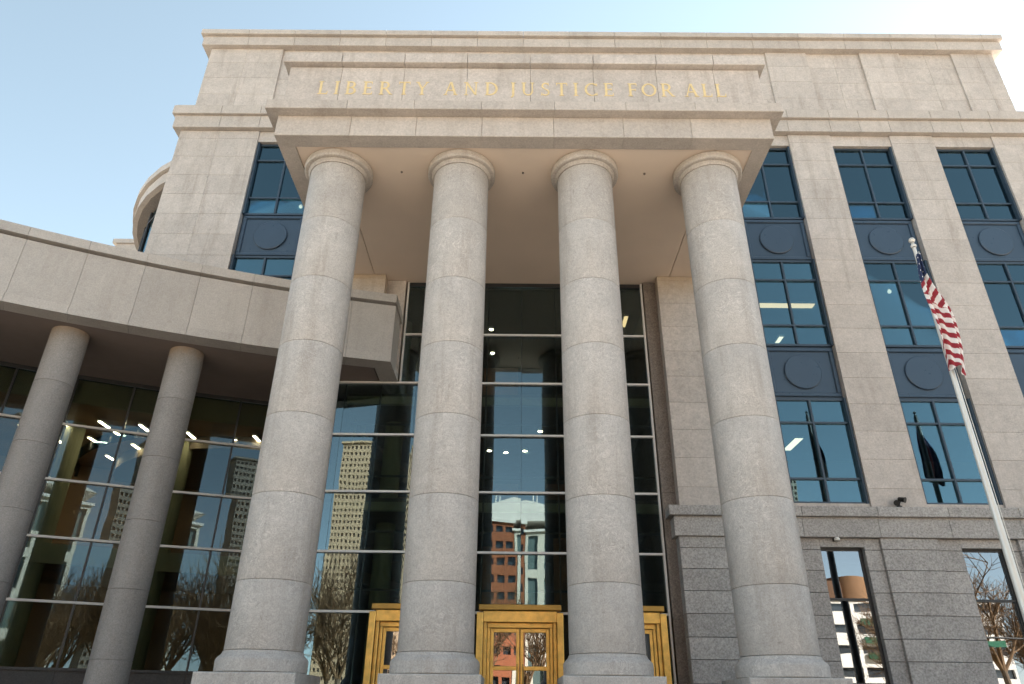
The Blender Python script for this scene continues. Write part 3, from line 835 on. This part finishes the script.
def add_flag(x, y, zt, L, w, seed, cols, label):
    o = bpy.data.objects.new('flag', flag_mesh(L, w, seed, cols)); COL.objects.link(o); o.location = (x, y, zt)
    s = o.modifiers.new('thickness', 'SOLIDIFY'); s.thickness = .004
    tag(o, label, 'flag', None)
    return o
flagpole(8.2, 12.0, 10.15, .068, 'tall silver flagpole with a ball finial standing right of the columns')
add_flag(8.1, 11.9, 9.86, 2.55, .42, 3, 'stripes', 'red and white striped flag with a starred blue corner hanging limp from the silver pole')

for x, lab, lab2, cols, sd in ((12.74, 'dark bronze flagpole nearer the portico, mirrored in the lowest blue window', 'dark flag hanging limp on the nearer bronze pole', 'blue', 5),
                               (17.43, 'dark bronze flagpole farther right, mirrored in the second blue window bay', 'dark pointed flag hanging limp on the farther bronze pole', 'plain', 8)):
    fp = flagpole(x, 12.0, 13.2, .15, lab)
    for ch in fp.children:
        if ch.name.split('.')[0] != 'halyard': ch.data.materials[0] = MAT['bronze']
    add_flag(x+.1, 11.9, 13.0, 2.9, .7 if sd == 8 else .42, sd, cols, lab2)
# ================================================================== SURROUNDINGS (in front of the courthouse, seen in its glass)
def ground_mat():
    m, nt, out = new_mat('buff_paving')
    tc, vec = coords(nt)
    br = N(nt, 'ShaderNodeTexBrick'); nt.links.new(tc.outputs['Object'], br.inputs['Vector'])
    br.inputs['Color1'].default_value = (.35, .315, .28, 1); br.inputs['Color2'].default_value = (.32, .29, .26, 1); br.inputs['Mortar'].default_value = (.25, .22, .19, 1)
    br.inputs['Scale'].default_value = 1.0; br.inputs['Brick Width'].default_value = 1.2; br.inputs['Row Height'].default_value = 1.2; br.offset = 0
    br.inputs['Mortar Size'].default_value = .008
    c = mixc(nt, 1.0, br.outputs[0], _gray(nt, maprange(nt, noise(nt, vec, .6, 5), .3, .7, .86, 1.1)), 'MULTIPLY')
    p = N(nt, 'ShaderNodeBsdfPrincipled'); nt.links.new(c, p.inputs[0]); p.inputs['Roughness'].default_value = .8
    nt.links.new(p.outputs[0], out.inputs[0]); return m
def sheet(name, x0, x1, y0, y1, z, mat, kind='structure'):
    b = MB(); b.poly([(x0, y0, z), (x1, y0, z), (x1, y1, z), (x0, y1, z)], [(0, 1, 2, 3)])
    o = b.build(name, mat, None, (0, 0, 0), dz=0); o['kind'] = kind; return o
GR = paint('dry_ground', (.30, .25, .17), .95, vary=.25, scale=.2)
sheet('ground', -1200, 1200, -1400, 1000, -.16, GR)
b = MB(); b.box(-70, 70, -16, 60, -.155, 0); pl = b.build('plaza', ground_mat(), None, (0, 0, 0), dz=0); pl['kind'] = 'structure'
sheet('road', -600, 600, -30, -17, -.15, paint('asphalt', (.06, .06, .062), .9, vary=.2, scale=.5))
b = MB()
for k in range(-40, 41): b.poly([(k*6, -23.6, -.146), (k*6+3, -23.6, -.146), (k*6+3, -23.45, -.146), (k*6, -23.45, -.146)], [(0, 1, 2, 3)])
o = b.build('road_marking', paint('road_paint', (.7, .68, .6), .7), None, (0, 0, 0), dz=0); o['kind'] = 'structure'
b = MB(); b.box(-600, 600, -34, -30, -.155, -.02); o = b.build('pavement', paint('concrete_walk', (.50, .45, .39), .9, vary=.1, scale=.6), None, (0, 0, 0), dz=0); o['kind'] = 'structure'
sheet('lawn', -120, 120, -78, -34, -.14, paint('dormant_grass', (.36, .29, .16), .95, vary=.3, scale=.8))
# steps and porch platform
b = MB(); nst = 8
for k in range(nst):
    b.box(-9.5, 9.9, 13.0-.38*(nst-k), 13.0-.38*(nst-k-1), .001, (k)*(1.2/nst)+.002 if k else .15)
o = b.build('steps', MAT['dark'], None, (0, 0, 0), dz=0); o['kind'] = 'structure'
b = MB(); b.box(-30, 48, 13.0, 20.05, .001, 1.2)
o = b.build('porch', MAT['dark'], None, (0, 0, 0), dz=0); o['kind'] = 'structure'

def facade_block(name, label, x0, x1, yf, depth, H, wallm, winm, nx, nz, band=None, gnd=4.0, wfrac=.6, hfrac=.55, extra=None):
    """a street-front block: wall, one windows sheet of real recessed panes between piers, roof"""
    o = empty(name, ((x0+x1)/2, yf, 0), label, 'building')
    w = MB(); dx = (x1-x0)/nx; dz_ = (H-gnd-1.2)/nz; d = .5
    w.box(x0, x1, yf-depth, yf-d, 0, H-.5)
    w.box(x0, x1, yf-d, yf, 0, gnd)
    for k in range(nz):
        zb = gnd+k*dz_
        w.box(x0, x1, yf-d, yf, zb, zb+dz_*(1-hfrac))
        for i in range(nx+1):
            a = x0+i*dx-dx*(1-wfrac)/2; c = a+dx*(1-wfrac)
            w.box(max(a, x0), min(c, x1), yf-d, yf-.02, zb+dz_*(1-hfrac), zb+dz_)
    w.box(x0, x1, yf-d, yf, H-1.2, H-.5)
    w.build('wall', wallm, o, dz=0)
    g = MB()
    for k in range(nz):
        zb = gnd+k*dz_
        for i in range(nx):
            a = x0+i*dx+dx*(1-wfrac)/2
            g.box(a, a+dx*wfrac, yf-d+.02, yf-d+.06, zb+dz_*(1-hfrac), zb+dz_)
    g.build('windows', winm, o, dz=0)['kind'] = 'stuff'
    r = MB(); r.box(x0-.4, x1+.4, yf-depth-.4, yf+.4, H-.5, H); r.build('roof', extra or wallm, o, dz=0)
    return o
WD = paint('dark_window', (.03, .035, .04), .12, spec=.8)
WDL = paint('brown_window', (.12, .085, .06), .2, spec=.6)
WBl = paint('teal_window', (.09, .125, .12), .2, spec=.8)
TAN = paint('tan_precast', (.38, .275, .18), .85, vary=.06, scale=.1)
BRK = paint('red_brick', (.25, .082, .036), .9, vary=.1, scale=.4)
CRM = paint('cream_stone', (.52, .48, .41), .8, vary=.05, scale=.2)
WHT = paint('white_concrete', (.60, .57, .53), .8, vary=.04, scale=.2)
BRN = paint('brown_brick', (.095, .045, .02), .9, vary=.1, scale=.1)
GRY = paint('grey_precast', (.16, .14, .115), .85, vary=.06, scale=.1)
facade_block('office_tower', 'tall tan office tower with a grid of small windows, mirrored in the lobby glass', -48.4, -22, -150, 26, 66.5, TAN, WDL, 26, 36, wfrac=.5, hfrac=.48)
bk = facade_block('brick_building', 'red brick block with a white top storey, mirrored in the lobby glass', -14, 1.2, -90, 18, 32.6, BRK, WD, 8, 9, wfrac=.7, hfrac=.42, extra=WHT)
wb = facade_block('pale_pavilion', 'cream building with tall white piers next to the red brick block', 1.3, 16, -90, 18, 31.0, CRM, WBl, 5, 4, wfrac=.62, hfrac=.75, extra=WHT)
b = MB(); b.poly([(-14.4, -90, 32.7), (16.4, -90, 32.7), (1, -90, 36.6), (-14.4, -106, 32.7), (16.4, -106, 32.7), (1, -106, 36.6)],
                 [(0, 1, 2), (5, 4, 3), (0, 2, 5, 3), (1, 4, 5, 2), (0, 3, 4, 1)])
b.build('gable_roof', WHT, bk, dz=0)
b = MB()
for x in (-2.2, -1.5, 2.6, 3.3): b.tube([(x, -92, 33), (x, -92, 38.4)], .12, 6)
b.build('roof_mast', WHT, bk, dz=0)
facade_block('terraced_office', 'white office building with green glass bands, mirrored in the ground floor window', 56, 90, -100, 20, 20.0, WHT, WD, 5, 4, wfrac=.9, hfrac=.4)
b = MB()
for z in (9, 12, 15): b.box(63.8, 78, -99.8, -99.4, z, z+1.1)
b.build('green_glass_band', paint('green_glass', (.02, .085, .045), .3), bpy.data.objects['terraced_office'], dz=0)
bt = empty('brown_tower', (88, -160, 0), 'brown brick tower with a curved bright corner, mirrored in the ground floor window', 'building')
b = MB(); b.box(60, 92, -185, -160, 0, 34.6); b.build('wall', BRN, bt, dz=0)
b = MB(); b.lathe(96, -166, [(5.5, 0), (5.5, 36), (5.0, 36)], 28); b.build('corner_drum', paint('orange_stone', (.15, .075, .03), .85), bt, dz=0, smooth=True)
facade_block('grey_tower', 'grey office tower with a fine window grid, mirrored in the curved wing glass', 36, 72, -140, 6, 60, GRY, WDL, 36, 34, wfrac=.6, hfrac=.5)
facade_block('civic_block', 'low buff stone block across the park, mirrored in the glass', -150, -60, -130, 25, 24, CRM, WD, 20, 5)
facade_block('corner_block', 'dark red brick block far along the street', 105, 170, -80, 25, 18, BRK, WD, 14, 4)

# bare trees
BARK = paint('bark', (.09, .062, .04), .95, vary=.25, scale=3)
TWIG = paint('twigs', (.12, .07, .034), .95, vary=.3, scale=2)
def tree_meshes(seed, H):
    rnd = random.Random(seed); tr, cr = MB(), MB()
    tr.tube([(0, 0, 0), (.05, .03, H*.12), (.0, .08, H*.27)], [H*.026, H*.019, H*.016], 9)
    def grow(p, d, L, r, lev):
        q = p; pts = [tuple(p)]; rr = [r]
        for s in range(3):
            d = (d+Vector((rnd.uniform(-.18, .18), rnd.uniform(-.18, .18), rnd.uniform(-.05, .14)))).normalized()
            q = q+d*(L/3); pts.append(tuple(q)); rr.append(r*(1-.2*(s+1)))
            if lev < 4:
                for _ in range(3 if lev == 3 else 2):
                    ax = Vector((rnd.gauss(0, 1), rnd.gauss(0, 1), rnd.gauss(.25, .6))).normalized()
                    grow(q, (d*.75+ax*.75).normalized(), L*rnd.uniform(.5, .68), r*.5, lev+1)
        (tr if lev < 1 else cr).tube(pts, rr, 3 if lev > 1 else 6)
    for _ in range(4):
        a = rnd.uniform(0, 6.28); grow(Vector((0, .08, H*.26)), Vector((math.cos(a)*.55, math.sin(a)*.55, 1)).normalized(), H*.34, H*.011, 1)
    grow(Vector((0, .08, H*.26)), Vector((0, 0, 1)), H*.4, H*.014, 1)
    return tr, cr
protos = []
spots = [(-26, -44), (-17, -38), (-8, -47), (2, -40), (11, -45), (19, -38), (24, -47), (43, -41), (58, -52), (66, -58), (74, -42), (85, -45), (96, -40), (-36, -40), (-46, -46), (8, -60), (16, -66), (24, -58), (-14, -62), (12, -52), (18, -50), (6, -46), (15, -42), (22, -54), (27, -66), (-4, -56), (-22, -55), (84, -60), (50, -62), (72, -66)]
for i, (x, y) in enumerate(spots):
    v = i % 3; lab = 'bare winter tree with a haze of brown twigs on the lawn across the street'; gr = 'bare trees across the street'
    if i < 3:
        t, c = tree_meshes(11+i, 15.5+i*1.7)
        o = empty('bare_tree', (x, y, -.14), lab, 'tree', gr)
        tob = t.build('trunk', BARK, None, (0, 0, 0), dz=0); tob.parent = o
        cob = c.build('crown', TWIG, None, (0, 0, 0), dz=0); cob.parent = o
        protos.append(o)
    else:
        o = copy_tree(protos[v], None, (x, y, -.14)); s = .85+.3*((i*37) % 11)/11; o.scale = (s, s, s); o.rotation_euler[2] = i*1.7
# traffic signal at the corner, mirrored in the right-hand ground window
sg = empty('traffic_signal', (40, -15.3, 0), 'dark traffic signal mast with a green street sign, mirrored in the ground floor window', 'traffic signal')
b = MB(); b.tube([(40, -15.3, 0), (40, -15.3, 7.2)], [.14, .09], 12); b.build('mast', MAT['black'], sg, dz=0, smooth=True)
b = MB(); b.tube([(40, -15.3, 6.2), (29, -17.5, 6.7)], [.09, .05], 8); b.build('mast_arm', MAT['black'], sg, dz=0)
b = MB(); b.box(34.5, 36.6, -16.65, -16.6, 5.75, 6.2); b.build('street_sign', paint('sign_green', (.01, .09, .045), .4), sg, dz=0)
for x, y, z in ((40.0, -15.0, 3.0), (30.5, -17.2, 5.9)):
    b = MB(); b.bevbox(x-.18, x+.18, y-.15, y+.15, z-.5, z+.55, .03); b.build('signal_head', paint('signal_yellow', (.65, .42, .05), .5), sg, dz=0)

# ================================================================== CAMERA, SKY, SUN
th, ro, ya = rad(27.48), rad(.62), rad(.27)
r = Vector((math.cos(ya), math.sin(ya), 0)); u = Vector((math.sin(ya)*math.sin(th), -math.cos(ya)*math.sin(th), math.cos(th)))
f = Vector((-math.sin(ya)*math.cos(th), math.cos(ya)*math.cos(th), math.sin(th)))
r2 = r*math.cos(ro)+u*math.sin(ro); u2 = u*math.cos(ro)-r*math.sin(ro)
cam = bpy.data.cameras.new('camera'); co = bpy.data.objects.new('camera', cam); COL.objects.link(co)
M = Matrix((r2, u2, -f)).transposed().to_4x4(); M.translation = (0, 0, EZ); co.matrix_world = M
cam.sensor_width = 36; cam.lens = 706/1024*36; cam.clip_end = 4000; cam.clip_start = .1
sc.camera = co

SUN_EL, SUN_AZ = 38.0, 52.0         # azimuth measured from +Y (behind the building) towards +X
w = bpy.data.worlds.new('World'); sc.world = w; w.use_nodes = True
nt = w.node_tree; bg = nt.nodes['Background']
sky = nt.nodes.new('ShaderNodeTexSky'); sky.sky_type = 'NISHITA'; sky.sun_disc = False
sky.sun_elevation = rad(SUN_EL); sky.sun_rotation = rad(SUN_AZ); sky.altitude = 1600; sky.air_density = .8; sky.dust_density = .25; sky.ozone_density = 1.0
hs = nt.nodes.new('ShaderNodeHueSaturation'); hs.inputs['Saturation'].default_value = .60; hs.inputs['Hue'].default_value = .466
nt.links.new(sky.outputs[0], hs.inputs['Color']); nt.links.new(hs.outputs[0], bg.inputs[0]); bg.inputs[1].default_value = .05
sun = bpy.data.lights.new('sun', 'SUN'); so = bpy.data.objects.new('sun', sun); COL.objects.link(so)
sun.energy = 5.0; sun.angle = rad(.53); sun.color = (1.0, .94, .85)
d = Vector((math.sin(rad(SUN_AZ))*math.cos(rad(SUN_EL)), math.cos(rad(SUN_AZ))*math.cos(rad(SUN_EL)), math.sin(rad(SUN_EL))))
so.rotation_euler = d.to_track_quat('Z', 'Y').to_euler(); so.location = (40, 60, 90)

sc.view_settings.view_transform = 'Standard'; sc.view_settings.look = 'None'; sc.view_settings.gamma = 1
sc.view_settings.exposure = 3.05
cy = sc.cycles
cy.use_denoising = True; cy.max_bounces = 10; cy.diffuse_bounces = 5; cy.glossy_bounces = 4; cy.transparent_max_bounces = 12
cy.caustics_reflective = False; cy.caustics_refractive = False; cy.sample_clamp_indirect = 6
